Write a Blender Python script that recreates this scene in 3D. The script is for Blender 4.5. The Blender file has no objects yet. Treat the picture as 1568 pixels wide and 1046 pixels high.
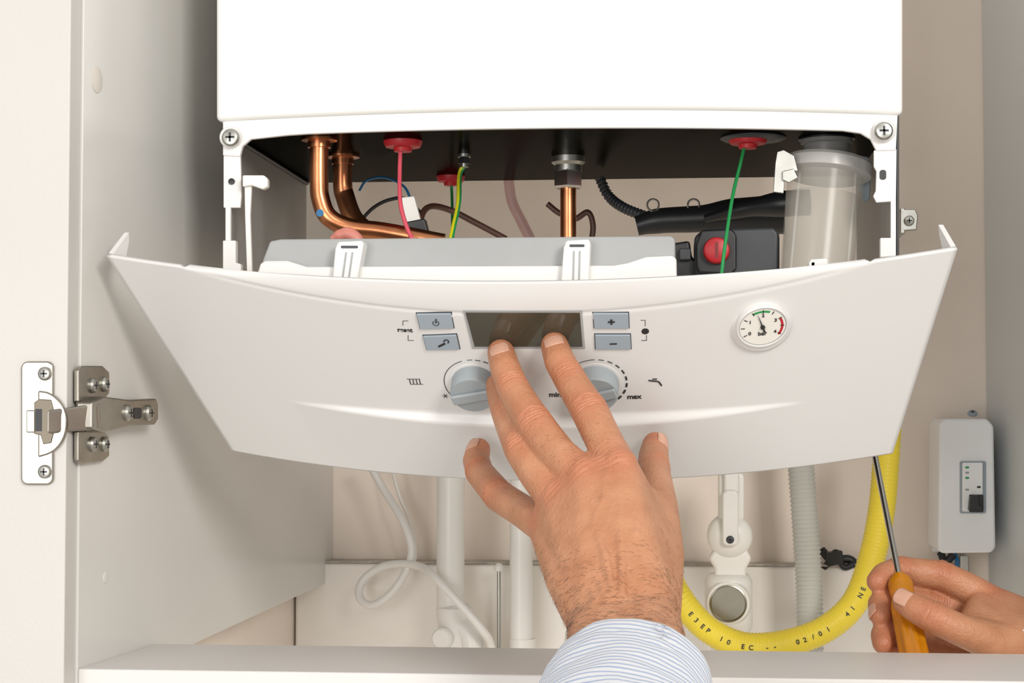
import bpy,bmesh,math,random
import numpy as np
from mathutils import Vector,Matrix
V=Vector
random.seed(3)
sc=bpy.context.scene
# ------------------------------------------------------------------ camera / survey helpers
D=1.1;F=2750.0;VX=1040.0;HY=640.0
th=math.atan((VX-784)/F); ph=math.atan((HY-522.7)/F)
CAM=V((0,-D,0))
fwd=V((-math.sin(th)*math.cos(ph),math.cos(th)*math.cos(ph),math.sin(ph)))
rgt=V((math.cos(th),math.sin(th),0)); upv=rgt.cross(fwd)
def ray(px,py): return fwd+rgt*((px-784)/F)+upv*((522.7-py)/F)
def W(px,py,y): d=ray(px,py); return CAM+d*((y+D)/d.y)
def Wz(px,py,z): d=ray(px,py); return CAM+d*(z/d.z)
def proj(p):
    q=p-CAM; f=q.dot(fwd); return (784+F*q.dot(rgt)/f, 522.7-F*q.dot(upv)/f)
cd=bpy.data.cameras.new('camera'); cam=bpy.data.objects.new('camera',cd); sc.collection.objects.link(cam)
M=Matrix.Identity(4)
for i,c in enumerate((rgt,upv,-fwd)):
    for j in range(3): M[j][i]=c[j]
M.translation=CAM
cam.matrix_world=M; cd.sensor_width=36; cd.lens=36*F/1568; cd.clip_start=.01; sc.camera=cam
sc.view_settings.view_transform='Standard'; sc.view_settings.look='None'
# ------------------------------------------------------------------ materials
def mat(name,col,rough=.45,metal=0,var=.04,nscale=25,bump=0,bscale=200,col2=None,spec=.5,sss=0,alpha=1,trans=0,coat=0,stretch=None):
    m=bpy.data.materials.new(name); m.use_nodes=True; nt=m.node_tree; b=nt.nodes['Principled BSDF']
    b.inputs['Roughness'].default_value=rough; b.inputs['Metallic'].default_value=metal
    b.inputs['Specular IOR Level'].default_value=spec
    if sss:
        b.inputs['Subsurface Weight'].default_value=sss; b.inputs['Subsurface Radius'].default_value=(1,.35,.2); b.inputs['Subsurface Scale'].default_value=.004
    b.inputs['Alpha'].default_value=alpha; b.inputs['Transmission Weight'].default_value=trans
    b.inputs['Coat Weight'].default_value=coat
    tc=nt.nodes.new('ShaderNodeTexCoord'); src=tc.outputs['Object']
    if stretch:
        mp=nt.nodes.new('ShaderNodeMapping'); mp.inputs['Scale'].default_value=stretch; nt.links.new(src,mp.inputs['Vector']); src=mp.outputs['Vector']
    nz=nt.nodes.new('ShaderNodeTexNoise'); nz.inputs['Scale'].default_value=nscale; nz.inputs['Detail'].default_value=4
    nt.links.new(src,nz.inputs['Vector'])
    cr=nt.nodes.new('ShaderNodeValToRGB'); cr.color_ramp.elements[0].position=.3; cr.color_ramp.elements[1].position=.7
    c2=col2 or tuple(min(1,c*(1+var)) for c in col); c1=col if col2 else tuple(c*(1-var) for c in col)
    cr.color_ramp.elements[0].color=(*c1,1); cr.color_ramp.elements[1].color=(*c2,1)
    nt.links.new(nz.outputs['Fac'],cr.inputs['Fac']); nt.links.new(cr.outputs['Color'],b.inputs['Base Color'])
    if bump:
        n2=nt.nodes.new('ShaderNodeTexNoise'); n2.inputs['Scale'].default_value=bscale; n2.inputs['Detail'].default_value=3
        nt.links.new(src,n2.inputs['Vector'])
        bp=nt.nodes.new('ShaderNodeBump'); bp.inputs['Strength'].default_value=bump; bp.inputs['Distance'].default_value=.001
        nt.links.new(n2.outputs['Fac'],bp.inputs['Height']); nt.links.new(bp.outputs['Normal'],b.inputs['Normal'])
    m['cr']=cr.name
    return m
m_case=mat('white_enamel',(.83,.82,.79),.24,var=.01,nscale=4)
m_fasc=mat('white_abs_plastic',(.72,.715,.70),.3,var=.012,nscale=5)
m_frame=mat('white_powder_coat',(.79,.78,.76),.35,var=.02)
m_lam=mat('white_laminate',(.72,.70,.68),.4,var=.02,nscale=6,bump=.04,bscale=400)
m_door=mat('white_textured_laminate',(.62,.60,.57),.5,var=.02,nscale=6,bump=.12,bscale=500)
m_panel=mat('white_melamine',(.70,.69,.66),.22,var=.03,nscale=5)
m_rpan=mat('grey_melamine',(.62,.65,.66),.4,var=.03,nscale=5)
m_wall=mat('cream_plaster',(.88,.78,.69),.75,var=.04,nscale=7,bump=.15,bscale=120)
m_tile=mat('white_ledge_plastic',(.86,.82,.76),.4,var=.03,nscale=9)
m_pvc=mat('white_pvc',(.82,.80,.76),.35,var=.02)
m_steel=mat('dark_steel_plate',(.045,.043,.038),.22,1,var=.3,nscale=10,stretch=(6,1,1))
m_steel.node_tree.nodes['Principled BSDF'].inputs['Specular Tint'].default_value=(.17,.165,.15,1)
m_chrome=mat('nickel_plated',(.38,.355,.31),.3,1,var=.12,nscale=60)
m_bright=mat('chrome_plated',(.66,.65,.62),.16,1,var=.05,nscale=60)
m_galv=mat('zinc_plated',(.46,.46,.43),.36,1,var=.1,nscale=80)
m_copper=mat('copper_pipe_metal',(.70,.30,.14),.27,1,nscale=40,col2=(.42,.15,.07))
m_black=mat('black_plastic',(.014,.015,.017),.4,var=.2)
m_dgrey=mat('dark_grey_plastic',(.04,.044,.05),.45,var=.15)
m_grey=mat('light_grey_plastic',(.36,.37,.37),.5,var=.04)
m_lgrey=mat('galvanised_sheet',(.36,.36,.35),.5,.3,var=.05)
m_red=mat('red_rubber',(.50,.012,.02),.4,var=.1)
m_btn=mat('blue_grey_plastic',(.32,.38,.43),.4,var=.03)
m_knob=mat('knob_grey_plastic',(.34,.38,.40),.38,var=.03)
m_ink=mat('printed_black',(.02,.02,.02),.5)
m_glass=mat('lcd_glass',(.05,.047,.032),.05,var=.25,nscale=20,spec=.9)
m_dial=mat('dial_paper',(.82,.80,.74),.5,var=.02)
m_green=mat('green_wire',(.02,.30,.08),.4)
m_yel=mat('yellow_wire',(.75,.72,.02),.4)
m_pink=mat('pink_wire',(.72,.10,.14),.4)
m_pinkt=mat('pink_silicone',(.70,.45,.42),.4)
m_blue=mat('blue_wire',(.03,.18,.40),.4)
m_brown=mat('brown_cable',(.10,.045,.03),.4)
m_hose=mat('yellow_pe_hose',(.86,.68,.05),.38,var=.05,nscale=30)
m_ghose=mat('grey_flex_hose',(.54,.54,.50),.45,var=.03)
m_clear=mat('translucent_polypropylene',(.74,.73,.68),.2,var=.05,nscale=20,alpha=.25)
m_water=mat('murky_water',(.48,.44,.36),.3,var=.05,alpha=.32)
m_amber=mat('amber_handle',(.88,.36,.01),.1,var=.1,nscale=50,trans=.5)
m_ebox=mat('cool_white_plastic',(.89,.91,.93),.3,var=.02)
m_nail=mat('finger_nail',(.64,.36,.255),.3,var=.06,nscale=200)
m_hair=mat('dark_hair',(.055,.03,.018),.5)
m_floor=mat('floor_tile',(.45,.42,.38),.5,var=.1)
def skin_mat(name):
    m=mat(name,(.465,.200,.098),.45,nscale=70,col2=(.57,.275,.150),sss=.10,bump=.55,bscale=500)
    nt=m.node_tree; b=nt.nodes['Principled BSDF']; cr=nt.nodes[m['cr']]
    at=nt.nodes.new('ShaderNodeAttribute'); at.attribute_name='red'
    mx=nt.nodes.new('ShaderNodeMix'); mx.data_type='RGBA'
    nt.links.new(at.outputs['Fac'],mx.inputs[0]); nt.links.new(cr.outputs['Color'],mx.inputs[6]); mx.inputs[7].default_value=(.51,.155,.082,1)
    nt.links.new(mx.outputs[2],b.inputs['Base Color'])
    vo=nt.nodes.new('ShaderNodeTexVoronoi'); vo.inputs['Scale'].default_value=600; vo.feature='DISTANCE_TO_EDGE'
    tc=[n for n in nt.nodes if n.type=='TEX_COORD'][0]; nt.links.new(tc.outputs['Object'],vo.inputs['Vector'])
    bp=[n for n in nt.nodes if n.type=='BUMP'][0]
    b2=nt.nodes.new('ShaderNodeBump'); b2.inputs['Strength'].default_value=.4; b2.inputs['Distance'].default_value=.0006
    nt.links.new(vo.outputs['Distance'],b2.inputs['Height']); nt.links.new(bp.outputs['Normal'],b2.inputs['Normal']); nt.links.new(b2.outputs['Normal'],b.inputs['Normal'])
    return m
m_skin=skin_mat('skin')
def stripe_mat():
    m=mat('striped_cotton',(.78,.80,.84),.8,var=.02,bump=.3,bscale=1500)
    nt=m.node_tree; b=nt.nodes['Principled BSDF']; cr=nt.nodes[m['cr']]
    at=nt.nodes.new('ShaderNodeAttribute'); at.attribute_name='len'
    a=nt.nodes.new('ShaderNodeMath'); a.operation='MULTIPLY'; a.inputs[1].default_value=1/.0060; nt.links.new(at.outputs['Fac'],a.inputs[0])
    f=nt.nodes.new('ShaderNodeMath'); f.operation='FRACT'; nt.links.new(a.outputs[0],f.inputs[0])
    r=nt.nodes.new('ShaderNodeValToRGB'); r.color_ramp.elements[0].position=.60; r.color_ramp.elements[0].color=(0,0,0,1); r.color_ramp.elements[1].position=.70
    nt.links.new(f.outputs[0],r.inputs['Fac'])
    mx=nt.nodes.new('ShaderNodeMix'); mx.data_type='RGBA'; nt.links.new(r.outputs['Color'],mx.inputs[0]); nt.links.new(cr.outputs['Color'],mx.inputs[6]); mx.inputs[7].default_value=(.42,.50,.68,1)
    nt.links.new(mx.outputs[2],b.inputs['Base Color']); return m
m_shirt=stripe_mat()
m_cream=mat('cream_cotton',(.84,.80,.76),.8,bump=.3,bscale=900)
# ------------------------------------------------------------------ builders
def group(name):
    e=bpy.data.objects.new(name,None); e.empty_display_size=.02; sc.collection.objects.link(e); return e
def addobj(name,me,m,parent=None,smooth=None):
    o=bpy.data.objects.new(name,me); sc.collection.objects.link(o)
    if m: me.materials.append(m)
    if parent: o.parent=parent
    if smooth is not None:
        for p in me.polygons: p.use_smooth=True
        if smooth<180: me.set_sharp_from_angle(angle=math.radians(smooth))
    return o
def mk(name,vs,fs,m,parent=None,smooth=None):
    me=bpy.data.meshes.new(name); me.from_pydata([tuple(v) for v in vs],[],fs); me.update()
    bm=bmesh.new(); bm.from_mesh(me); bmesh.ops.recalc_face_normals(bm,faces=bm.faces); bm.to_mesh(me); bm.free()
    return addobj(name,me,m,parent,smooth)
def bev(o,w,seg=3):
    if w:
        for p in o.data.polygons: p.use_smooth=True
        b=o.modifiers.new('bevel','BEVEL'); b.width=w; b.segments=seg; b.limit_method='ANGLE'; b.angle_limit=math.radians(35); b.harden_normals=True
    return o
def extr(name,front,vec,m,parent=None,bevel=0):
    n=len(front); back=[p+vec for p in front]
    fs=[tuple(range(n)),tuple(range(2*n-1,n-1,-1))]+[(i,(i+1)%n,n+(i+1)%n,n+i) for i in range(n)]
    return bev(mk(name,list(front)+back,fs,m,parent),bevel)
def box(name,a,b,m,parent=None,bevel=0):
    x0,y0,z0=[min(a[i],b[i]) for i in range(3)]; x1,y1,z1=[max(a[i],b[i]) for i in range(3)]
    return extr(name,[V((x0,y0,z0)),V((x1,y0,z0)),V((x1,y0,z1)),V((x0,y0,z1))],V((0,y1-y0,0)),m,parent,bevel)
def prism_y(name,pxs,y,t,m,parent=None,bevel=0): return extr(name,[W(a,b,y) for a,b in pxs],V((0,t,0)),m,parent,bevel)
def rrect(x0,y0,x1,y1,r,n=5):
    out=[]
    for cx,cy,a0 in ((x1-r,y0+r,-90),(x1-r,y1-r,0),(x0+r,y1-r,90),(x0+r,y0+r,180)):
        for i in range(n+1):
            a=math.radians(a0+90*i/n); out.append((cx+r*math.cos(a),cy+r*math.sin(a)))
    return out
def basis(axis,hint=None):
    z=axis.normalized(); h=hint or (V((0,0,1)) if abs(z.z)<.9 else V((1,0,0)))
    x=h.cross(z).normalized(); y=z.cross(x); return x,y,z
def lathe(name,prof,o,axis,m,parent=None,n=32,smooth=35):
    x,y,z=basis(axis); vs=[];fs=[]
    for r,h in prof:
        r=max(r,1e-5)
        for i in range(n):
            a=2*math.pi*i/n; vs.append(o+x*(r*math.cos(a))+y*(r*math.sin(a))+z*h)
    for k in range(len(prof)-1):
        for i in range(n): fs.append((k*n+i,k*n+(i+1)%n,(k+1)*n+(i+1)%n,(k+1)*n+i))
    fs.append(tuple(range(n))); k=len(prof)-1; fs.append(tuple(k*n+i for i in range(n)))
    return mk(name,vs,fs,m,parent,smooth)
def catmull(pts,res):
    P=[pts[0]*2-pts[1]]+list(pts)+[pts[-1]*2-pts[-2]]; out=[];ts=[]
    for i in range(1,len(P)-2):
        for k in range(res):
            t=k/res; a,b,c,d=P[i-1],P[i],P[i+1],P[i+2]
            out.append(.5*((2*b)+(c-a)*t+(2*a-5*b+4*c-d)*t*t+(3*b-a-3*c+d)*t**3)); ts.append(i-1+t)
    out.append(pts[-1].copy()); ts.append(len(pts)-1); return out,ts
def sweep(name,pts,r,m,parent=None,n=14,res=10,corr=None,flat=None,hint=None,lenattr=False,cap=True):
    pts=[V(p) for p in pts]
    if corr:
        c,_=catmull(pts,60); L=[0]
        for i in range(1,len(c)): L.append(L[-1]+(c[i]-c[i-1]).length)
        N=int(L[-1]/(corr[1]/6)); q=[];ts=[]
        j=0
        for k in range(N+1):
            s=L[-1]*k/N
            while j<len(L)-2 and L[j+1]<s: j+=1
            f=(s-L[j])/max(1e-9,L[j+1]-L[j]); q.append(c[j].lerp(c[j+1],min(1,f))); ts.append(s)
        rr=[r*(1+corr[0]*math.cos(2*math.pi*s/corr[1])) for s in ts]
    else:
        q,ts=catmull(pts,res)
        rl=r if isinstance(r,(list,tuple)) else [r]*len(pts)
        rr=[]
        for t in ts:
            i=min(int(t),len(rl)-2); f=t-i; f=f*f*(3-2*f) if len(rl)>2 else f; rr.append(rl[i]*(1-f)+rl[i+1]*f)
    T=[(q[min(i+1,len(q)-1)]-q[max(i-1,0)]).normalized() for i in range(len(q))]
    x,y,_=basis(T[0],hint); vs=[];fs=[];LL=[];acc=0
    for i,p in enumerate(q):
        if i: acc+=(q[i]-q[i-1]).length
        x=(x-T[i]*x.dot(T[i])).normalized(); y=T[i].cross(x)
        for k in range(n):
            a=2*math.pi*k/n; vs.append(p+x*(rr[i]*math.cos(a))+y*(rr[i]*math.sin(a)*(flat or 1))); LL.append(acc)
    for i in range(len(q)-1):
        for k in range(n): fs.append((i*n+k,i*n+(k+1)%n,(i+1)*n+(k+1)%n,(i+1)*n+k))
    if cap: fs.append(tuple(range(n))); fs.append(tuple((len(q)-1)*n+k for k in range(n)))
    o=mk(name,vs,fs,m,parent,50)
    if lenattr:
        a=o.data.attributes.new('len','FLOAT','POINT'); a.data.foreach_set('value',LL)
    return o
def pw(l): return [W(*p) for p in l]
def screw(name,c,axis,r,parent,m=None,pz=True):
    lathe(name,[(r,0),(r,r*.25),(r*.8,r*.5),(r*.35,r*.62),(0,r*.62)],c,axis,m or m_galv,parent,24)
    x,y,z=basis(axis)
    for k,(a,b) in enumerate(((x,y),(y,x))):
        w=r*.12;l=r*.5; o=c+z*(r*.5)
        extr(name+'_slot_%d'%k,[o-a*l-b*w,o+a*l-b*w,o+a*l+b*w,o-a*l+b*w],z*(r*.16),m_black,parent)
def text(name,s,c,x,y,h,m,parent,z=None,bold=.02):
    cu=bpy.data.curves.new('t','FONT'); cu.body=s; cu.size=h; cu.align_x='CENTER'; cu.align_y='CENTER'; cu.extrude=.00008; cu.offset=h*bold
    o=bpy.data.objects.new('t',cu); sc.collection.objects.link(o); dg=bpy.context.evaluated_depsgraph_get()
    me=bpy.data.meshes.new_from_object(o.evaluated_get(dg)); bpy.data.objects.remove(o)
    z=x.cross(y); Mx=Matrix((x,y,z)).transposed().to_4x4(); Mx.translation=c; me.transform(Mx); me.materials.clear()
    return addobj(name,me,m,parent)
# ------------------------------------------------------------------ room + cabinet
YW=.405; yd=-.105
A0=W(510,760,YW); A1=W(121,800,yd)
pdir=V((A1.x-A0.x,A1.y-A0.y,0)).normalized(); pn=V((-pdir.y,pdir.x,0)); 
if pn.x<0: pn=-pn
def Wp(px,py,off=0):
    d=ray(px,py); o=V((A0.x,A0.y,0))+pn*off; return CAM+d*((o-CAM).dot(pn)/d.dot(pn))
def prism_p(name,pxs,off,t,m,parent=None,bevel=0): return extr(name,[Wp(a,b,off) for a,b in pxs],pn*t,m,parent,bevel)
PXf=A1.x; PXb=A0.x; RX=W(1508,400,YW).x; RXf=RX+.035
zs=Wp(121,1023).z
box('wall_back',(-.60,YW,-1.0),(.9,YW+.1,1.2),m_wall)
XL=W(460,950,YW).x; dx=A1.x-A0.x
extr('wall_left',[V((XL,YW,-1)),V((XL+dx*.93,yd+.03,-1)),V((XL+dx*.93-.1,yd+.03,-1)),V((XL-.1,YW,-1))],V((0,0,2.2)),m_wall)
box('floor',(-1.5,-2.6,-1.02),(1.5,YW+.1,-1.0),m_floor)
cab=group('boiler_cupboard')
zb0=Wp(508,888).z; zb1=zs-.0165
def sp(p,z): return V((p.x,p.y-.0005 if p is A0 else p.y,z))
extr('side_panel_left',[sp(A1,zb1),sp(A1,.62),sp(A0,.62),sp(A0,zb0)],-pn*.018,m_panel,cab,.0008)
extr('side_panel_right',[V((RXf,yd,zb1)),V((RX,YW-.001,zb1)),V((RX+.018,YW-.001,zb1)),V((RXf+.018,yd,zb1))],V((0,0,.62-zb1)),m_rpan,cab,.0008)
ysb=Wz(400,987,zs).y
tq=(ysb-A0.y)/(A1.y-A0.y); xq=A0.x+(A1.x-A0.x)*tq
extr('bottom_rail',[V((PXf,yd,zs)),V((RXf,yd,zs)),V((RX+.030,ysb,zs)),V((xq,ysb,zs))],V((0,0,-.016)),m_lam,cab,.0012)
lathe('screw_cover_cap',[(.0078,0),(.0078,.0004),(.007,.0007),(0,.0008)],Wp(148,122),pn,mat('cap_plastic',(.70,.66,.60),.4),cab)
lathe('dowel_cap',[(.0035,0),(.0035,.0006),(0,.0008)],Wp(162,884),pn,m_panel,cab)
box('cupboard_door',(-.85,yd-.018,-.5),(PXf-.0016,yd-.0,.62),m_door,None,.001)
zl=W(900,864,YW-.02).z
led=box('baseboard_back',(XL,YW-.022,-.6),(RX-.02,YW,zl),m_tile,None,.003)
box('trim_1',(XL+.001,YW-.0235,zl-.0),(RX-.1,YW-.002,zl+.0018),mat('grimy_sealant',(.45,.41,.36),.8,var=.3,nscale=80),None,.0006)
# ------------------------------------------------------------------ hinge
hg=group('cabinet_hinge')
yh=yd-.018
def dr(x0,y0,x1,y1,r,name,dy,t,m,bv=.0006): return prism_y(name,rrect(x0,y0,x1,y1,r),yh-dy,t,m,hg,bv)
dr(32,553,81,742,10,'cup_plate',.0026,.0026,m_chrome,.0009)
cup=[(58,598)]+[(60+42*math.cos(math.radians(a)),648+50*math.sin(math.radians(a))) for a in range(-75,76,10)]+[(58,700)]
prism_y('cup_flange',cup,yh-.0036,.0036,m_chrome,hg,.0009)
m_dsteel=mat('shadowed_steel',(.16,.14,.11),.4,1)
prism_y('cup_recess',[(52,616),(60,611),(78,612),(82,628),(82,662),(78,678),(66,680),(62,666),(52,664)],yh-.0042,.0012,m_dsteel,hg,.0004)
prism_y('cup_inner',[(54,626),(64,626),(64,660),(54,660)],yh-.0044,.0006,m_black,hg)
prism_y('cup_lip',[(40,628),(53,628),(53,662),(40,662)],yh-.0048,.0016,m_chrome,hg,.0006)
for i,py in enumerate((572,722)): screw('cup_screw_%d'%i,W(69,py,yh-.0026),V((0,-1,0)),.0038,hg)
a=[W(72,628,yh-.010),Wp(150,617,.013),Wp(153,657,.013),W(72,664,yh-.010)]
extr('arm_link',a,V((-.001,.007,0)),m_chrome,hg,.0014)
prism_p('arm',[(142,616),(160,607),(200,612),(240,610),(243,618),(243,642),(238,650),(200,652),(160,662),(142,656)],.012,-.010,m_chrome,hg,.0012)
for nm,p in (('upper',[(121,566),(128,560),(158,560),(168,570),(168,602),(158,613),(121,615)]),('lower',[(121,660),(158,658),(167,668),(168,698),(158,706),(128,710),(121,706)])):
    prism_p('wing_'+nm,p,.0035,-.0034,m_chrome,hg,.0008)
prism_p('wing_bridge',[(124,610),(150,610),(150,662),(124,662)],.003,-.0029,m_chrome,hg)
k=0
for px,py in ((141,590),(159,588),(141,680),(159,680)):
    screw('wing_screw_%d'%k,Wp(px,py,.0035),pn,.0044,hg); k+=1
for px in (194,226): screw('arm_screw_%d'%px,Wp(px,632,.012),pn,.0048,hg)
prism_p('arm_slot',rrect(205,624,217,641,4),.0124,-.0005,m_black,hg)
# ------------------------------------------------------------------ boiler
bo=group('wall_boiler')
def arc(x0,y0,x1,y1,xm,ym,n=40):
    out=[]
    for i in range(n+1):
        t=i/n; x=x0+(x1-x0)*t; L=y0+(y1-y0)*t; tm=(xm-x0)/(x1-x0); Lm=y0+(y1-y0)*tm
        out.append((x,L+(ym-Lm)*(1-((2*t-1)**2))))
    return out
prism_y('casing',[(330,-330),(1383,-345)][::-1]+arc(330,186,1383,176,860,168),0,.245,m_case,bo,.0035)
ear=[(341,150),(341,238),(367,240),(371,224),(384,213),(440,207)]+arc(470,205,1290,200,860,196,20)+[(1318,204),(1333,213),(1342,231),(1372,230),(1376,150)]
prism_y('chassis_rim',ear,.003,.004,m_frame,bo,.0007)
zp=W(860,200,.0).z+.002
bx0=W(345,200,0).x; bx1=W(1374,200,0).x
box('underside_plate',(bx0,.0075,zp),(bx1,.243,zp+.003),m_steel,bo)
zbot=W(400,430,0).z
box('side_plate_left',(bx0,.012,zbot+.012),(bx0+.0015,.24,zp),m_lgrey,bo)
box('side_plate_right',(bx1-.0015,.012,zbot+.012),(bx1,.24,zp),m_lgrey,bo)
prism_y('gap_shade_right',[(1373,178),(1377,178),(1377,390),(1373,390)],.008,.2,m_black,bo)  # black strip added as the shade of the gap beside the boiler
sweep('dark_edge_left',[V((bx0+.003,.02,zp-.0015)),V((bx0+.003,.12,zp-.0015)),V((bx0+.003,.235,zp-.0015))],.0014,m_black,bo,8)  # thin dark line added along the left edge of the underside
prism_y('bracket_left_upper',[(342,238),(368,238),(370,300),(368,318),(342,318)],.004,.003,m_frame,bo,.0006)
prism_y('bracket_left_mid',[(345,316),(353,316),(353,372),(345,372)],.004,.003,m_frame,bo,.0004)
prism_y('bracket_left_lower',[(341,368),(361,368),(361,402),(369,404),(369,416),(341,414)],.0,.006,m_frame,bo,.0006)
prism_y('strap_left',[(374,270),(386,270),(383,330),(386,418),(378,418),(375,330)],-.002,.003,m_pvc,bo,.0005)
prism_y('strap_left_head',[(371,268),(404,268),(410,274),(410,286),(402,290),(386,284),(371,286)],-.005,.006,m_pvc,bo,.001)
lathe('bracket_left_hole',[(.002,0),(.002,.0012),(0,.0016)],W(355,278,.004),V((0,-1,0)),m_black,bo)  # black disc put in for the dark of the bracket hole
prism_y('bracket_right_upper',[(1338,230),(1373,228),(1372,308),(1342,310),(1337,300),(1341,292),(1342,262),(1338,255)],.004,.003,m_frame,bo,.0006)
prism_y('bracket_right_mid',[(1364,306),(1372,306),(1372,368),(1364,368)],.004,.003,m_frame,bo,.0004)
prism_y('bracket_right_lower',[(1348,364),(1372,364),(1372,392),(1348,394)],.0,.006,m_frame,bo,.0006)
prism_y('bracket_right_slot',rrect(1347,260,1357,275,4),.0035,.0006,m_black,bo)
for nm,px,py in (('left',354,211),('right',1353,201)):
    lathe('ear_'+nm,[(.0068,0),(.0068,.003),(.006,.004),(0,.004)],W(px,py,.003),V((0,-1,0)),m_frame,bo)
    screw('ear_screw_'+nm,W(px,py,-.001),V((0,-1,0)),.0056,bo)
dn=V((0,0,-1))
def grom(nm,px,py,r):
    lathe(nm,[(r*1.02,-.001),(r,.0015),(r*.9,.004),(r*.5,.0045),(r*.45,.007),(0,.007)],Wz(px,py,zp),dn,m_red,bo)
grom('grommet_a',617,216,.0125); grom('grommet_b',690,270,.0105); grom('grommet_c',1145,211,.0125)
lathe('recess_ring',[(.021,-.001),(.021,.0006),(.019,.0016),(0,.0016)],Wz(1153,211,zp),dn,m_dgrey,bo)
lathe('stud',[(.0045,0),(.0045,.002),(.0028,.003),(.0028,.009),(0,.009)],Wz(711,236,zp),dn,m_galv,bo)
lathe('stud_nut',[(.0042,.003),(.0042,.0065),(0,.0065)],Wz(711,236,zp),dn,m_black,bo,6,20)
c=Wz(870,240,zp)
lathe('pipe_union_collar',[(.0115,0),(.0115,.004),(.0095,.006),(.0095,.010),(0,.010)],c,dn,m_galv,bo)
lathe('pipe_union_nut',[(.0092,.009),(.0105,.0105),(.0105,.0205),(.0088,.022),(0,.022)],c,dn,m_bright,bo,6,20)
sweep('copper_pipe_c',[c+dn*.018,c+dn*.04,c+dn*.075],.0056,m_copper,bo)
c1=Wz(489,212,zp); y1=c1.y
lathe('flange_a',[(.0115,0),(.0115,.0015),(.0075,.002),(.0075,.006),(0,.006)],c1,dn,m_copper,bo)
sweep('copper_pipe_a',[c1,c1+dn*.028,W(491,305,y1),W(503,332,y1),W(535,348,y1+.002),W(590,355,y1+.004),W(680,372,y1+.006)],.0060,m_copper,bo,18)
c2=Wz(525,238,zp); y2=c2.y
lathe('flange_b',[(.0115,0),(.0115,.0015),(.0075,.002),(.0075,.006),(0,.006)],c2,dn,m_copper,bo)
sweep('copper_pipe_b',[c2,c2+dn*.02,W(528,300,y2),W(542,335,y2-.005),W(570,362,y2-.01),W(600,390,y2-.015)],.0066,m_copper,bo,18)
lathe('paint_mark',[(.0024,0),(.0024,.0003),(0,.0003)],W(490,326,y1-.0058),V((-.2,-1,0)),m_blue,bo)
g=Wz(614,216,zp); sweep('wire_pink',[g,W(612,262,g.y-.005),W(613,310,g.y-.02),W(622,345,g.y-.03),W(634,372,g.y-.035)],.0014,m_pink,bo,8)
g=Wz(711,236,zp); sweep('wire_yellow',[g+dn*.006,W(703,268,g.y),W(701,310,g.y-.02),W(694,345,g.y-.04),W(688,372,g.y-.05)],.0013,m_yel,bo,8)
sweep('wire_earth_green',[g+dn*.006+V((.002,0,0)),W(706,268,g.y),W(704,310,g.y-.02),W(697,345,g.y-.04),W(691,372,g.y-.05)],.0009,m_green,bo,8)
g=Wz(690,270,zp); sweep('wire_green_thin',[g,W(692,300,g.y),W(693,350,g.y-.02),W(694,380,g.y-.03)],.0011,m_green,bo,8)
g=Wz(1143,211,zp); sweep('wire_green',[g,W(1135,245,g.y-.005),W(1122,300,g.y-.03),W(1111,370,g.y-.06),W(1104,425,g.y-.07)],.0011,m_green,bo,8)
sweep('wire_blue',pw([(550,292,.15),(562,276,.15),(590,272,.15),(618,285,.12),(630,308,.10)]),.0009,m_blue,bo,8)
sweep('cable_black_thin',pw([(552,338,.15),(572,318,.15),(596,306,.15),(622,305,.15),(648,330,.14)]),.0013,m_black,bo,8)
sweep('cable_brown',pw([(644,360,.12),(646,330,.13),(660,316,.14),(690,322,.15),(730,342,.15),(775,366,.15)]),.0022,m_brown,bo,10)
sweep('drain_tube_pink',pw([(778,270,.26),(784,308,.26),(798,338,.26),(815,372,.26)]),.0040,m_pinkt,bo,12)
sweep('wire_black_loop',pw([(838,312,.2),(856,326,.2),(880,335,.2),(900,325,.2),(908,345,.2),(905,375,.2)]),.0022,m_brown,bo,10)
extr('connector_white',pw([(613,302,.08),(634,300,.08),(644,338,.08),(622,342,.08)]),V((0,.006,0)),m_pvc,bo,.0008)
extr('connector_black',pw([(619,340,.06),(650,334,.06),(657,362,.06),(630,368,.06)]),V((0,.01,0)),m_black,bo,.001)
sweep('fingertip_stub',pw([(508,366,-.02),(520,360,-.02),(534,358,-.02),(546,366,-.02),(552,380,-.02)]),[.002,.0035,.0042,.004,.003],mat('pink_fingertip',(.62,.22,.17),.4),bo,14)  # reddish fingertip behind the housing, not a boiler part
sweep('cable_conduit',pw([(918,272,.2),(932,300,.2),(955,318,.19),(990,332,.18)]),.0036,m_dgrey,bo,12,corr=(.12,.003))
sweep('cable_sleeve',pw([(975,346,.17),(1010,338,.17),(1070,335,.17),(1130,330,.17),(1200,328,.17)]),[.007,.009,.0095,.0125,.014],m_black,bo,16)
sweep('cable_sleeve_end',pw([(1080,335,.16),(1140,320,.15),(1200,312,.14),(1240,310,.14)]),[.003,.006,.009,.009],m_black,bo,14)
for i,px in enumerate((1000,1062,1132)):
    sweep('clamp_%d'%i,[W(px+9*math.cos(t),314+9*math.sin(t),.165) for t in [x*math.pi/5 for x in range(11)]],.0008,m_galv,bo,6,4)
prism_y('pump_body',[(1063,362),(1078,350),(1185,346),(1194,356),(1194,440),(1063,440)],.055,.05,m_dgrey,bo,.003)
prism_y('pump_face',[(1066,374),(1074,352),(1120,350),(1128,360),(1128,412),(1120,420),(1070,418),(1066,408)],.05,.007,m_black,bo,.0015)
prism_y('pump_flange',[(1030,372),(1056,368),(1060,395),(1070,400),(1070,440),(1030,440)],.06,.03,m_black,bo,.002)
prism_y('pump_plug',[(1040,380),(1058,380),(1058,398),(1040,398)],.055,.006,m_dgrey,bo,.001)
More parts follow.
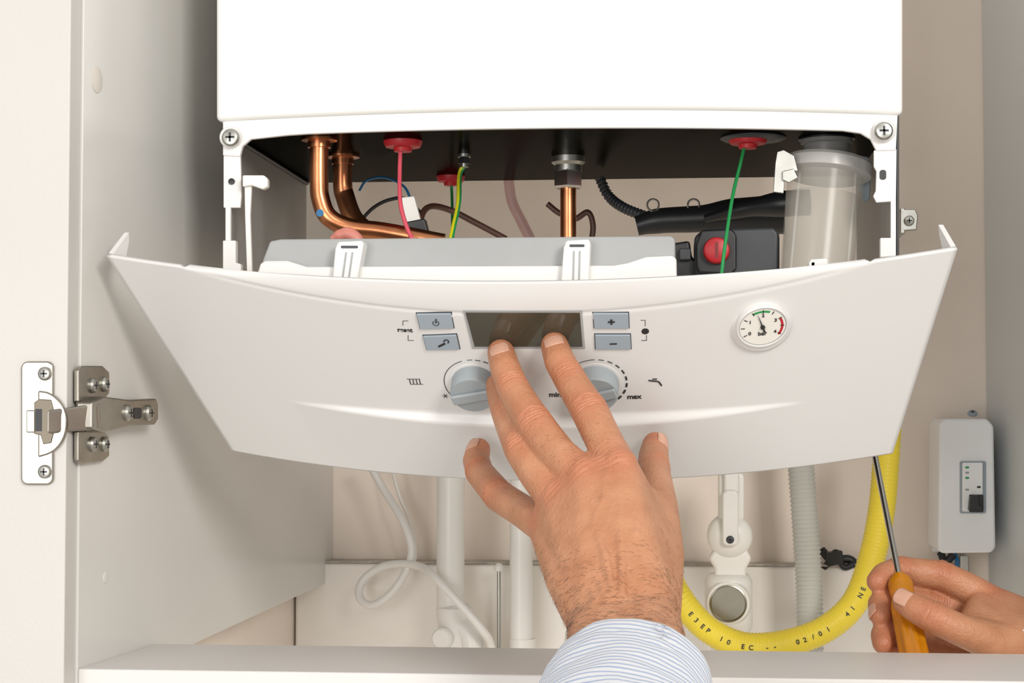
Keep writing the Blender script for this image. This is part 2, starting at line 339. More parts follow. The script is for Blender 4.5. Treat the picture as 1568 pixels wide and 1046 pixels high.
kc=W(1097,384,.05); lathe('pump_knob',[(.0085,-.001),(.0085,.004),(.0078,.006),(.0065,.0066),(0,.0066)],kc,V((0,-1,0)),m_red,bo)
extr('pump_knob_slot',[kc+V((x,-.0068,z)) for x,z in ((-.0009,-.005),(.0009,-.005),(.0009,.005),(-.0009,.005))],V((0,.001,0)),mat('dark_red_rubber',(.2,.01,.01),.5),bo)
# siphon container
yc=.06; ctop=W(1266,250,yc); cbot=W(1250,430,.05); cax=(ctop-cbot).normalized()
zc=lambda py:-(py-250)/180*(ctop-cbot).length
lathe('siphon_cup',[(.0245,zc(268)),(.0230,zc(430)),(.016,zc(432)),(0,zc(432))],ctop,cax,m_clear,bo,40)
lathe('siphon_rim',[(.0245,zc(272)),(.0288,zc(268)),(.0288,zc(252)),(.0265,zc(246)),(.0215,zc(245)),(.0,zc(245))],ctop,cax,mat('frosted_rim',(.78,.77,.74),.25,alpha=.6),bo,40)
for sx in (-1,1): lathe('siphon_mould_rib_%d'%sx,[(.0010,zc(270)),(.0010,zc(428)),(0,zc(428))],ctop+V((sx*.0175,-.0165,0)),cax,m_clear,bo,10)
lathe('siphon_water',[(.0222,zc(425)),(.0236,zc(302)),(0,zc(302))],ctop,cax,m_water,bo,32)
lathe('siphon_neck',[(.0148,zc(250)),(.0148,zc(222)),(.0165,zc(220)),(.0165,zc(205)),(0,zc(205))],ctop,V((0,0,1)),mat('smoky_plastic',(.30,.30,.29),.3,var=.05,alpha=.8),bo,32)
lathe('siphon_collar',[(.018,zc(215)),(.018,zc(200)),(0,zc(200))],ctop,V((0,0,1)),m_black,bo,32)
prism_y('siphon_bracket',[(1190,232),(1200,229),(1216,238),(1222,262),(1202,262),(1200,296),(1184,294),(1187,250)],.03,.002,m_galv,bo,.0005)
prism_y('siphon_bracket_tab',[(1198,262),(1215,258),(1222,272),(1208,280),(1198,275)],.028,.002,m_galv,bo,.0005)
prism_y('siphon_lug',[(1305,235),(1330,240),(1334,256),(1332,305),(1322,310),(1312,270)],.075,.004,m_btn,bo,.001)
cl=group('pipe_clip')
prism_y('plate',[(1378,320),(1402,320),(1406,330),(1404,352),(1378,354)],.30,.004,m_galv,cl,.001)
prism_y('leg',[(1378,318),(1386,318),(1386,358),(1378,358)],.30,.10,m_galv,cl,.001)
screw('screw',W(1392,338,.30),V((0,-1,0)),.0040,cl)
# ------------------------------------------------------------------ fascia
fa=group('boiler_control_panel')
TL,TR,BL,BR=W(163,392,-.10),W(1466,381,-.10),W(355,690,.0),W(1367,694,.0)
nb=-((TR-TL).cross(BL-TL)).normalized()
def S(u,v,flat=False):
    p=(TL*(1-u)/2+TR*(1+u)/2)*(1-v)+(BL*(1-u)/2+BR*(1+u)/2)*v
    o=(.031-.006*v)*(1-abs(u)**2.1)
    vb=.135*max(0,1-(u/.8)**2)
    if v<vb: o-=.0035*(1-v/vb)**2 *1.0; 
    if vb>0: o-=.0007*math.exp(-((v-vb)/.006)**2)*min(1,vb/.03)
    s=.0055*max(0,1-(u/.70)**2)
    if s>0 and not flat:
        vc=.665-.035*(1-u*u); w=.05*max(.02,1-(u/.70)**2)
        t=(v-vc)/w
        if t>=1: o+=s*(1-(v-vc-w)/(1-vc-w)*.9)
        elif t>0: o+=s*t*t*(3-2*t)
    return p+nb*o
def FS(px,py):
    u=(px-815)/600;v=.5
    for _ in range(14):
        p=proj(S(u,v,True)); e=1e-3
        pu=proj(S(u+e,v,True)); pv=proj(S(u,v+e,True))
        a,b,c2_,d=(pu[0]-p[0])/e,(pv[0]-p[0])/e,(pu[1]-p[1])/e,(pv[1]-p[1])/e
        det=a*d-b*c2_; rx,ry=px-p[0],py-p[1]
        u+=(d*rx-b*ry)/det; v+=(-c2_*rx+a*ry)/det
        u=max(-1.1,min(1.1,u)); v=max(-.1,min(1.1,v))
    return u,v
def FP(px,py,h=0):
    u,v=FS(px,py); return S(u,v)+fn(u,v)*h
def fr(u,v):
    e=.01; x=(S(u+e,v,True)-S(u-e,v,True)).normalized(); dv=(S(u,v+e,True)-S(u,v-e,True)); n=dv.cross(x).normalized()
    if n.dot(nb)<0: n=-n
    y=n.cross(x); return x,y,n
def fn(u,v): return fr(u,v)[2]
NU,NV=160,150
vs=[S(-1+2*i/NU,j/NV) for j in range(NV+1) for i in range(NU+1)]
fs=[(j*(NU+1)+i,j*(NU+1)+i+1,(j+1)*(NU+1)+i+1,(j+1)*(NU+1)+i) for j in range(NV) for i in range(NU)]
me=bpy.data.meshes.new('shell'); me.from_pydata([tuple(v) for v in vs],[],fs)
o=addobj('shell',me,m_fasc,fa,180)
if me.polygons[0].normal.dot(nb)<0: me.flip_normals()
so=o.modifiers.new('s','SOLIDIFY'); so.thickness=.0025; so.offset=-1
for sgn,nm in ((-1,'left'),(1,'right')):
    pts=[];N=40
    for j in range(N+1):
        v=j/N; h=.0045+.0185*math.exp(-(v/.05)**2)
        p=S(sgn,v); pts.append((p,h))
    vs=[];fs=[]
    inw=V((-sgn,0,0))
    for p,h in pts:
        q=p-nb*h+inw*(h*.22)
        vs+= [p, q, q+inw*.0026, p+inw*.0030]
    for j in range(N):
        for k in range(4): fs.append((4*j+k,4*j+(k+1)%4,4*j+4+(k+1)%4,4*j+4+k))
    fs+=[(0,1,2,3),(4*N,4*N+1,4*N+2,4*N+3)]
    mk('side_return_'+nm,vs,fs,m_fasc,fa,40)
for i,(x0,x1,yy) in enumerate(((1240,1268,397),(1238,1250,400))):
    prism_y('edge_clip_%d'%i,[(x0,yy),(x1,yy-2),(x1,yy+14),(x0,yy+16)],-.098,.008,m_fasc,fa,.001)
def onf(name,pxs,h,m,sink=.001,bevel=0):
    u,v=FS(sum(p[0] for p in pxs)/len(pxs),sum(p[1] for p in pxs)/len(pxs)); n=fn(u,v)
    return extr(name,[FP(a,b)+n*h for a,b in pxs],-n*(h+sink),m,fa,bevel)
onf('display_frame',[(709,474),(891,474),(896,533),(723,533)],.0006,m_grey,.001,.0003)
onf('display_glass',[(713,477),(888,477),(892,529),(727,529)],.0010,m_glass,.001,.0002)
for nm,q in (('power',[(638,479),(691,478),(695,501),(644,502)]),('service',[(648,513),(699,511),(704,533),(654,534)]),('plus',[(908,478),(962,478),(963,501),(910,501)]),('minus',[(911,511),(965,511),(966,533),(912,533)])):
    cx=sum(p[0] for p in q)/4; cy=sum(p[1] for p in q)/4
    onf('button_recess_'+nm,[(cx+(a-cx)*1.04,cy+(b-cy)*1.08) for a,b in q],.0004,m_dgrey,.001)
    onf('button_'+nm,q,.0014,m_btn,.001,.0004)
def ftext(name,s,px,py,h,lift=.0002,bold=.03):
    u,v=FS(px,py); x,y,n=fr(u,v); return text(name,s,FP(px,py,lift),x,y,h,m_ink,fa,bold=bold)
ftext('label_reset','reset',620,505,.0042); ftext('label_min','min',850,604,.0048); ftext('label_max','max',971,607,.0048)
ftext('sign_plus','+',936,491,.007,.0016); ftext('sign_minus','–',939,523,.007,.0016)
def farc(name,px,py,r,a0,a1,w,lift=.0002,m=None):
    u,v=FS(px,py); x,y,n=fr(u,v); c=FP(px,py,lift); N=max(3,int(abs(a1-a0)/6)); vs=[];fs=[]
    for i in range(N+1):
        a=math.radians(a0+(a1-a0)*i/N); d=x*math.cos(a)+y*math.sin(a); vs+=[c+d*(r-w/2),c+d*(r+w/2)]
    for i in range(N): fs.append((2*i,2*i+1,2*i+3,2*i+2))
    return mk(name,vs,fs,m or m_ink,fa)
farc('power_ring',668,492,.0017,120,420,.0004,.0017)
onf('power_bar',[(667.3,486),(669,486),(669,492),(667.3,492)],.0017,m_ink)
onf('wrench_handle',[(671,527),(681,522),(683,524),(673,529)],.0017,m_ink); farc('wrench_head',684,520,.0013,-60,200,.0007,.0017)
for nm,l in (('reset_bracket_a',[(617,498),(617,491),(625,491)]),('reset_bracket_b',[(625,513),(625,521),(634,521)]),('right_bracket_a',[(981,490),(988,490),(988,499)]),('right_bracket_b',[(990,513),(990,521),(982,521)])):
    for k in (0,1): sweep(nm+str(k),[FP(*l[k],.0001),FP((l[k][0]+l[k+1][0])/2,(l[k][1]+l[k+1][1])/2,.0001),FP(*l[k+1],.0001)],.00018,m_ink,fa,5,2)
lathe('tap_dot',[(.0021,0),(.0021,.0002),(0,.0002)],FP(988,507),fn(*FS(988,507)),m_ink,fa)
for nm,px in (('heating',727),('water',912)):
    u,v=FS(px,586); x,y,n=fr(u,v); c=S(u,v)
    lathe('knob_skirt_'+nm,[(.0150,-.001),(.0148,.0003),(.0140,.0004),(0,.0004)],c,n,m_fasc,fa,48)
    lathe('knob_'+nm,[(.0134,0),(.0134,.003),(.0131,.0095),(.0122,.0110),(0,.0113)],c,n,m_knob,fa,48)
    d=(x*.96+y*.25).normalized(); e=n.cross(d)
    extr('knob_grip_'+nm,[c+n*.0110+d*a+e*b for a,b in ((-.0122,-.0035),(.0122,-.0035),(.0122,.0035),(-.0122,.0035))],n*.0025,m_knob,fa,.0012)
    farc('scale_ring_'+nm,px,586,.0178,110,215,.0004) if nm=='heating' else farc('scale_ring_'+nm,px,586,.0178,90,130,.0004)
    for i in range(10):
        a=100-i*17 if nm=='water' else 100-i*15
        farc('scale_dash_%s_%d'%(nm,i),px,586,.0178,a-10,a,.0004+.00012*i)
for i in range(4): sweep('radiator_%d'%i,[FP(627+i*5,580,.0001),FP(628+i*5,584,.0001),FP(629+i*5,588,.0001)],.0003,m_ink,fa,5,3)
sweep('radiator_top',[FP(623,580,.0001),FP(633,580,.0001),FP(643,580,.0001)],.0002,m_ink,fa,5,3)
sweep('radiator_bot',[FP(629,588,.0001),FP(638,588,.0001),FP(648,588,.0001)],.0002,m_ink,fa,5,3)
sweep('tap_icon',[FP(993,582,.0001),FP(1000,583,.0001),FP(1008,584,.0001),FP(1013,590,.0001)],.0005,m_ink,fa,6,5)
sweep('tap_icon_top',[FP(999,580,.0001),FP(1003,580,.0001),FP(1006,580,.0001)],.0004,m_ink,fa,6,3)
for i in range(3):
    u,v=FS(682,606); x,y,n=fr(u,v); c=FP(682,606,.0001); a=math.pi/3*i; d=x*math.cos(a)+y*math.sin(a)
    sweep('frost_%d'%i,[c-d*.0018,c,c+d*.0018],.0002,m_ink,fa,5,3)
u,v=FS(1166,494); x,y,n=fr(u,v); c=S(u,v)
u2,v2=FS(1166,502)
lathe('gauge_boss',[(.0188,-.003),(.0172,.0002),(.0155,.002),(.0145,.0024),(0,.0024)],S(u2,v2),fn(u2,v2),m_fasc,fa,64,60)
lathe('gauge_bezel',[(.0150,0),(.0148,.0036),(.0142,.0042),(.0134,.0040),(.0132,.0032),(0,.0032)],c,n,m_fasc,fa,64)
lathe('gauge_dial',[(.0130,.003),(.0130,.0035),(0,.0035)],c,n,m_dial,fa,48)
def garc(nm,r,a0,a1,w,m,l=.0037):
    N=max(2,int(abs(a1-a0)/6)); vs=[];fs=[]
    for i in range(N+1):
        a=math.radians(a0+(a1-a0)*i/N); d=x*math.cos(a)+y*math.sin(a); vs+=[c+n*l+d*(r-w/2),c+n*l+d*(r+w/2)]
    for i in range(N): fs.append((2*i,2*i+1,2*i+3,2*i+2))
    mk(nm,vs,fs,m,fa)
garc('gauge_edge',.0132,0,360,.0005,m_grey)
garc('gauge_green',.0110,70,120,.0014,m_green); garc('gauge_red',.0110,-35,30,.0014,m_red)
for i in range(9): garc('gauge_tick_%d'%i,.0110,210-i*30-1.5,210-i*30+1.5,.0022,m_ink,.0038)
for i,t in enumerate('01234'):
    a=math.radians(210-60*i); text('gauge_digit_%d'%i,t,c+n*.0038+(x*math.cos(a)+y*math.sin(a))*.0082,x,y,.0032,m_ink,fa)
text('gauge_label','bar',c+n*.0038-y*.0048,x,y,.0038,m_ink,fa)
d=(x*math.cos(math.radians(108))+y*math.sin(math.radians(108))); e=n.cross(d)
extr('gauge_needle',[c+n*.0039-d*.004+e*.0006,c+n*.0039-d*.004-e*.0006,c+n*.0039+d*.0105],n*.0003,m_ink,fa)
lathe('gauge_hub',[(.0013,.0036),(.0013,.0045),(0,.0047)],c,n,m_ink,fa)
# ------------------------------------------------------------------ control box behind panel
cb=group('electronics_housing')
prism_y('cover',[(413,369),(430,366),(1028,361),(1034,366),(1034,400),(1030,450),(404,450),(402,398)],-.066,.05,m_grey,cb,.002)
prism_y('tray',[(393,420),(398,404),(404,399),(440,399),(470,408),(940,406),(962,402),(990,393),(1030,391),(1036,396),(1037,450),(393,450)],-.072,.045,m_frame,cb,.0015)
for i,(a,b,t,bt) in enumerate(((513,557,368,440),(863,904,366,448))):
    prism_y('clip_%d'%i,[(a+4,t+2),(b-2,t),(b,t+6),(b-12 if i==0 else b-3,bt),(a-6,bt),(a,t+12)],-.078,.05,m_frame,cb,.0012)
    prism_y('clip_slot_%d'%i,rrect(a+9,t+8,b-9,t+12,1.5,2),-.0784,.001,m_dgrey,cb)
    for k in (.36,.58): 
        xx=a+(b-a)*k; prism_y('clip_rib_%d_%d'%(i,int(k*100)),[(xx,t+18),(xx+2,t+18),(xx-4 if i==0 else xx+1,t+62),(xx-6 if i==0 else xx-1,t+62)],-.0788,.001,m_grey,cb)
# ------------------------------------------------------------------ plumbing below
p=group('drain_pipe')
def vpipe(nm,px,py0,py1,r,y,m,par,**k): 
    a=W(px,(py0+py1)/2,y); z0=W(px,py0,y).z; z1=W(px,py1,y).z
    return lathe(nm,[(0,z1),(r,z1),(r,z0),(0,z0)],V((a.x,y,0)),V((0,0,1)),m,par,32)
yp=.34
vpipe('tube',690,640,935,.0113,yp,m_pvc,p)
a=W(696,930,yp)
zz=lambda py:W(696,py,yp).z
lathe('coupling',[(.0113,zz(925)),(.0145,zz(930)),(.0145,zz(948)),(.0135,zz(952)),(.0135,zz(1040)),(0,zz(1040))],V((a.x,yp,0)),V((0,0,1)),m_pvc,p)
sweep('branch',pw([(700,955,yp-.004),(715,965,yp-.006),(724,990,yp-.008),(724,1050,yp-.008)]),.009,m_pvc,p)
lathe('cap',[(.0085,0),(.0085,.006),(.007,.008),(0,.008)],W(680,976,yp-.012),V((-.2,-1,0)),m_pvc,p)
p=group('drain_pipe'); vpipe('tube',798,640,1060,.0092,.345,m_pvc,p); lathe('collar',[(.0105,-.004),(.0105,.004),(0,.004)],W(800,985,.345),V((0,0,1)),m_pvc,p)
p=group('chrome_rod'); vpipe('rod',764,872,1060,.0016,.36,m_galv,p); lathe('head',[(.004,0),(.004,.004),(.002,.006),(0,.006)],W(764,874,.36),V((0,0,1)),m_pvc,p)
sweep('white_cable',pw([(560,700,.36),(585,745,.36),(618,800,.35),(630,850,.345),(606,900,.34),(572,926,.34),(551,915,.345),(556,888,.35),(590,866,.35),(640,866,.335),(672,890,.312),(735,960,.308),(752,990,.32),(755,1040,.33)]),.0033,m_pvc,None,12,14)
sweep('white_cable',pw([(596,700,.375),(612,760,.37),(628,800,.37),(636,850,.37),(620,880,.36)]),.0016,m_pvc,None,10,12)
p=group('pipe_valve'); yv=.30
prism_y('upper_body',rrect(1100,722,1140,800,10),yv,.02,m_pvc,p,.003)
prism_y('stem',rrect(1108,700,1132,760,6),yv-.006,.02,m_pvc,p,.003)
c=W(1118,822,yv)
lathe('round_body',[(.0175,-.025),(.0175,-.004),(.015,.001),(.006,.003),(0,.003)],c,V((0,-1,0)),m_pvc,p,40,60)
prism_y('lever',rrect(1106,750,1131,836,9),yv-.009,.012,m_pvc,p,.002)
screw('pivot_screw',W(1118,826,yv-.009),V((0,-1,0)),.003,p,m_dgrey)
prism_y('elbow_block',[(1085,855),(1096,838),(1142,838),(1152,855),(1143,870),(1143,885),(1094,885),(1094,870)],yv+.001,.022,m_pvc,p,.003)
lathe('lower_tube',[(.0155,W(1118,880,yv).z),(.0185,W(1118,890,yv).z),(.0185,W(1118,960,yv).z),(.014,W(1118,985,yv).z),(.014,W(1118,1060,yv).z),(0,W(1118,1060,yv).z)],V((c.x-.0012,yv+.012,0)),V((0,0,1)),m_pvc,p,40,60)
c=W(1115,923,yv-.004)
lathe('cap_ring',[(.0175,-.012),(.0175,.0),(.016,.003),(.0145,.0032),(0,.0032)],c,V((0,-1,0)),m_pvc,p,48)
lathe('chrome_cap',[(.0142,.003),(.0142,.0045),(.0132,.0048),(.0128,.0036),(.0,.0036)],c,V((0,-1,0)),mat('dull_chrome',(.30,.28,.23),.32,1,var=.15),p,48)
sweep('grey_corrugated_hose',pw([(1222,640,.33),(1227,720,.33),(1233,800,.33),(1239,900,.33),(1241,1000,.33),(1241,1080,.33)]),.0102,m_ghose,None,24,corr=(.055,.0034))
hp=pw([(1360,640,.27),(1357,700,.27),(1350,780,.27),(1336,850,.27),(1310,920,.265),(1265,962,.26),(1205,984,.26),(1140,988,.26),(1085,964,.26),(1045,921,.26),(1020,870,.27),(1010,790,.28),(1010,700,.29)])
p=group('yellow_gas_hose')
sweep('hose',hp,.0100,m_hose,p,28,corr=(.03,.0030))
c_,_=catmull(hp,40); L=0; marks='EN 14  10/20  -- CE 01 PE3E -- 12 EN 1T'; start=.13; idx=0; step=.0058
for i in range(1,len(c_)):
    L+=(c_[i]-c_[i-1]).length
    if L>start+idx*step and idx<len(marks):
        t=(c_[i]-c_[i-1]).normalized(); ch=marks[idx]; idx+=1
        if ch!=' ':
            toc=V((0,-1,0)); yy=toc.cross(t).normalized(); zz_=t.cross(yy)
            if zz_.dot(toc)<0: zz_=-zz_
            xx=-t; yy=zz_.cross(xx)
            text('print_%d'%idx,ch,c_[i]+zz_*.0104,xx,yy,.0050,m_ink,p)
p=group('cable_bundle')
sweep('cable_a',pw([(1258,842,.39),(1275,858,.385),(1300,856,.385),(1325,872,.385),(1400,880,.385)]),.0035,m_black,p)
sweep('cable_b',pw([(1262,870,.385),(1280,845,.38),(1292,868,.38),(1310,862,.38)]),.0025,m_black,p)
prism_y('connector',[(1266,846),(1290,843),(1292,862),(1268,868)],.375,.012,m_black,p,.001)
e=group('circuit_breaker_box')
prism_y('enclosure',[(1438,650),(1446,641),(1512,641),(1522,652),(1525,838),(1519,846),(1442,847),(1436,840)],.338,.058,m_ebox,e,.005)
prism_y('base',[(1430,645),(1500,641),(1502,846),(1428,846)],.395,.0095,m_ebox,e,.002)
prism_y('breaker_window',rrect(1470,706,1510,786,3),.3365,.003,m_btn,e,.0005)
prism_y('breaker_face',rrect(1474,708,1505,783,2),.333,.004,m_ebox,e,.0006)
prism_y('breaker_slot',rrect(1484,757,1506,784,2),.3323,.001,m_black,e,.0003)
prism_y('toggle',[(1486,760),(1499,758),(1500,772),(1505,776),(1506,782),(1484,782)],.325,.008,m_black,e,.001)
for i,(a,b) in enumerate(((1478,714),(1478,722),(1478,730),(1496,744),(1478,748))): prism_y('mark_%d'%i,rrect(a,b,a+6,b+3,1,1),.3327,.0005,(m_green,m_grey,m_green,m_ink,m_grey)[i],e)
screw('top_screw',W(1489,634,.37),V((0,-.6,1)),.004,e,m_btn)
sweep('wire_blue',pw([(1462,848,.38),(1466,862,.375),(1460,880,.37)]),.0018,m_blue,e); sweep('wire_black',pw([(1440,846,.38),(1448,860,.375),(1460,848,.375)]),.003,m_black,e)
prism_y('cable_clamp',rrect(1470,850,1484,890,3),.375,.02,m_galv,e,.001)
# ------------------------------------------------------------------ hands
def hull(bm,sph):
    t=bmesh.new()
    for c,r in sph: bmesh.ops.create_icosphere(t,subdivisions=3,radius=r,matrix=Matrix.Translation(c))
    co=[v.co.copy() for v in t.verts]; t.free()
    t=bmesh.new()
    for q in co: t.verts.new(q)
    res=bmesh.ops.convex_hull(t,input=list(t.verts))
    bad=[g for g in res['geom_interior'] if isinstance(g,bmesh.types.BMVert)]
    bmesh.ops.delete(t,geom=bad,context='VERTS')
    me=bpy.data.meshes.new('h2'); t.to_mesh(me); t.free(); bm.from_mesh(me); bpy.data.meshes.remove(me)
def build_hand(par,chains,hulls,thin,joints,voxel=.0011,reds=(),wrinkles=()):
    bm=bmesh.new()
    for ch in chains:
        for i in range(len(ch)-1): hull(bm,[ch[i],ch[i+1]])
    for h in hulls: hull(bm,h)
    for ch in thin:
        for i in range(len(ch)-1): hull(bm,[ch[i],ch[i+1]])
    me=bpy.data.meshes.new('skin'); bm.to_mesh(me); bm.free()
    o=bpy.data.objects.new('tmp',me); sc.collection.objects.link(o)
    r=o.modifiers.new('r','REMESH'); r.mode='VOXEL'; r.voxel_size=voxel
    s=o.modifiers.new('s','SMOOTH'); s.factor=.5; s.iterations=10
    ss=o.modifiers.new('ss','SUBSURF'); ss.levels=1; ss.render_levels=1
    dg=bpy.context.evaluated_depsgraph_get(); me2=bpy.data.meshes.new_from_object(o.evaluated_get(dg)); bpy.data.objects.remove(o)
    n=len(me2.vertices); co=np.empty(n*3); me2.vertices.foreach_get('co',co); co=co.reshape(-1,3)
    no=np.empty(n*3); me2.vertices.foreach_get('normal',no); no=no.reshape(-1,3)
    disp=np.zeros(n); red=np.zeros(n)
    for c,ax,dd,r,kind in joints:
        c=np.array(c);ax=np.array(ax.normalized());dd=np.array(dd.normalized())
        d=co-c; s=d@ax; dist=np.linalg.norm(d,axis=1); dor=np.clip((no@dd-.1)/.5,0,1)
        lat=np.abs(d@np.cross(ax,dd))/r
        near=np.clip(1.9-dist/r,0,1)
        offs=(-.0042,-.0021,0,.0021,.0042) if kind=='pip' else (-.0016,.0006,.0028)
        amp=.0009 if kind=='pip' else .00065
        if kind!='mcp':
            for k,of in enumerate(offs):
                curve=of*(1-.35*lat**2)+.0003*np.sin(lat*6+k*2)
                disp-=amp*np.exp(-((s-curve)/.0005)**2)*dor*near*(1.15-.8*lat*lat).clip(0,1)
            disp+=.0007*np.exp(-(s/(r*.6))**2)*dor*near
        else:
            for of in (-.004,-.001,.002,.005):
                disp-=.00028*np.exp(-((s-of)/.0006)**2)*dor*near
        red=np.maximum(red,np.exp(-(dist/(r*1.25))**2)*(.75 if kind!='mcp' else .55)*(.4+.6*dor))
    for a,b,rr,h in wrinkles:
        a=np.array(a);b=np.array(b);ab=b-a; t=np.clip(((co-a)@ab)/(ab@ab),0,1); dist=np.linalg.norm(co-(a+t[:,None]*ab),axis=1)
        disp+=h*np.exp(-(dist/rr)**2)
    for c,rr,am in reds:
        red=np.maximum(red,am*np.exp(-(np.linalg.norm(co-np.array(c),axis=1)/rr)**2))
    co+=no*disp[:,None]
    me2.vertices.foreach_set('co',co.ravel()); me2.update(); me2.materials.clear()
    at=me2.attributes.new('red','FLOAT','POINT'); at.data.foreach_set('value',red)
    return addobj('skin_surface',me2,m_skin,par,180),co,no
def nail(nm,c,ax,dd,r,L,par):
    ax=ax.normalized(); dd=(dd-ax*dd.dot(ax)).normalized(); sx=ax.cross(dd); vs=[];fs=[];N=14;Mv=12
    for j in range(Mv+1):
        t=j/Mv; s=-L/2+L*t
        wfac=(1-max(0,(abs(2*t-1)-.5)/.5)**2.4*.72)
        for i in range(N+1):
            a=(-1+2*i/N)*.74*wfac
            vs.append(c+ax*s+sx*(r*math.sin(a))+dd*(r*math.cos(a)-.26*r*max(0,t-.35)**1.6))
    for j in range(Mv):
        for i in range(N): fs.append((j*(N+1)+i,j*(N+1)+i+1,(j+1)*(N+1)+i+1,(j+1)*(N+1)+i))
    o=mk(nm,vs,fs,m_nail,par,180); s=o.modifiers.new('s','SOLIDIFY'); s.thickness=.0007; s.offset=0
    return o
def P(px,py,y,r): return (W(px,py,y),r*.001)
hand=group('human_hand')
tipm=FP(768,540); tipi=FP(850,530)
ix=[P(849,529,tipi.y-.007,7.9),P(857,553,-.112,8.7),P(872,580,-.119,8.9),P(904,632,-.139,10.1),P(926,677,-.155,10.0),P(948,722,-.170,11)]
md=[P(767,540,tipm.y-.007,7.9),P(774,565,-.108,8.7),P(785,594,-.117,8.9),P(820,652,-.139,10.2),P(856,697,-.155,10.0),P(896,735,-.170,11)]
rg=[P(763,590,-.088,7.4),P(768,612,-.098,8.0),P(776,636,-.110,8.3),P(798,688,-.136,9.4),P(822,727,-.150,9.4),P(856,768,-.166,10.5)]
pk=[P(733,688,-.060,7.0),P(729,705,-.067,7.9),P(735,724,-.078,8.3),P(764,759,-.108,9.0),P(800,782,-.130,9.0),P(836,806,-.158,9.8)]
tb=[P(1003,680,-.058,7.4),P(1001,697,-.066,8.8),P(1000,718,-.083,9.4),P(1009,775,-.125,10.3),P(1013,850,-.172,11.8),P(996,925,-.215,14)]
wl=P(922,955,-.232,16.5); wr=P(990,952,-.232,16.5)
arm1=(P(918,1005,-.262,16),P(1000,1003,-.262,17)); arm2=(P(905,1120,-.35,19),P(985,1120,-.35,20))
dor=V((0,-.68,.73))
mi,mm,mr,mp=ix[-1],md[-1],rg[-1],pk[-1]
hulls=[[mi,mm,wr,wl],[mm,mr,wl,wr],[mr,mp,wl,wr],[mi,wr,tb[4],tb[5]],[mp,wl,P(870,890,-.205,11)],[wl,wr,*arm1],[*arm1,*arm2],
       [P(946,735,-.160,7),P(1008,775,-.128,7),P(1005,850,-.172,9),P(960,800,-.18,9)],
       [tb[4],tb[5],wr]]
thin=[]
for q,w,rr in ((mi,(955,945),2.4),(mm,(942,945),2.4),(mr,(930,945),2.3),(mp,(915,948),2.2)):
    wp=W(w[0],w[1],-.236)+dor*.0135; st=q[0]+dor*(q[1]-.0020)
    mid=st.lerp(wp,.5)-dor*.0008
    thin.append([(st,rr*.001),(mid,rr*.0009),(wp,rr*.0007)])
    thin.append([(q[0]+dor*.0026,q[1]*.92),(q[0]+dor*.0026+V((0,.001,.001)),q[1]*.92)])
J=[]
def fj(ch,dd=dor):
    for i,k in ((2,'dip'),(3,'pip')):
        ax=(ch[i-1][0]-ch[i+1][0]); d=dd-ax.normalized()*dd.dot(ax.normalized()); J.append((ch[i][0],ax,d,ch[i][1],k))
    J.append((ch[5][0]+dd*.008,ch[4][0]-ch[5][0],dd,ch[5][1],'mcp'))
for ch in (ix,md,rg): fj(ch)
fj(pk,V((-.35,-.75,.55))); 
J.append((tb[2][0],tb[1][0]-tb[3][0],V((.75,-.6,.1)),tb[2][1],'dip'))
vn=[]
def vein(l):
    q=[W(a,b,-.165-.075*(b-740)/215.)+dor*.0165 for a,b in l]
    for i in range(len(q)-1): vn.append((q[i],q[i+1],.0022,.0006))
vein([(872,765),(890,800),(905,840),(930,880),(945,930)]); vein([(930,760),(925,800),(905,840)]); vein([(990,800),(975,850),(985,900)]); vein([(850,800),(868,850),(895,890)])
sk,co,no=build_hand(hand,[ix,md,rg,pk,tb],hulls,thin,J,reds=[(ix[0][0],.012,.5),(md[0][0],.012,.5),(pk[0][0],.010,.6),(tb[0][0],.012,.6)],wrinkles=vn)
def nl(nm,ch,dd,L=.011,k=.55,rs=.97,fw=.0035):
    ax=ch[0][0]-ch[1][0]; c=ch[0][0].lerp(ch[1][0],k); r=(ch[0][1]*(1-k)+ch[1][1]*k)
    nail(nm,c+ax.normalized()*fw,ax,dd,r*rs,L,hand)
nl('nail_index',ix,V((-.15,-.7,.7))); nl('nail_middle',md,V((-.2,-.7,.7))); nl('nail_pinky',pk,V((-.6,-.6,.5)),.009); nl('nail_thumb',tb,V((.8,-.6,.2)),.011)
rng=np.random.RandomState(4)
def hairs(par,co,no,region,count,L0,L1,flow):
    cand=np.where(region)[0]; sel=rng.choice(cand,min(count,len(cand)),replace=False); vs=[];fs=[]
    for i in sel:
        p=V(co[i]); n=V(no[i]); L=rng.uniform(L0,L1); f=V(flow)+V(rng.normal(0,.24,3)); f=(f-n*f.dot(n)).normalized()
        s=n.cross(f).normalized(); w=.000065
        pts=[p-n*.0003,p+f*L*.4+n*L*.08,p+f*L*.8+n*L*.05+s*L*rng.uniform(-.12,.12),p+f*L+n*L*.01]
        b=len(vs)
        for k,q in enumerate(pts[:3]):
            ww=w*(1-.28*k); vs+=[q+s*ww,q-s*ww,q+n*ww*1.5]
        vs.append(pts[3])
        for k in range(2):
            for a in range(3): fs.append((b+3*k+a,b+3*k+(a+1)%3,b+3*k+3+(a+1)%3,b+3*k+3+a))
        for a in range(3): fs.append((b+6+a,b+6+(a+1)%3,b+9))
    me=bpy.data.meshes.new('arm_hair'); me.from_pydata([tuple(v) for v in vs],[],fs); addobj('arm_hair',me,m_hair,par)
camp=np.array(CAM); q=co-camp; fz=q@np.array(fwd); ppx=784+F*(q@np.array(rgt))/fz; ppy=522.7-F*(q@np.array(upv))/fz
face=(no@np.array([0,-1,.15]))>.05
dens=np.clip((ppy-815)/140,0,1)**1.2
keep=rng.rand(len(co))<dens
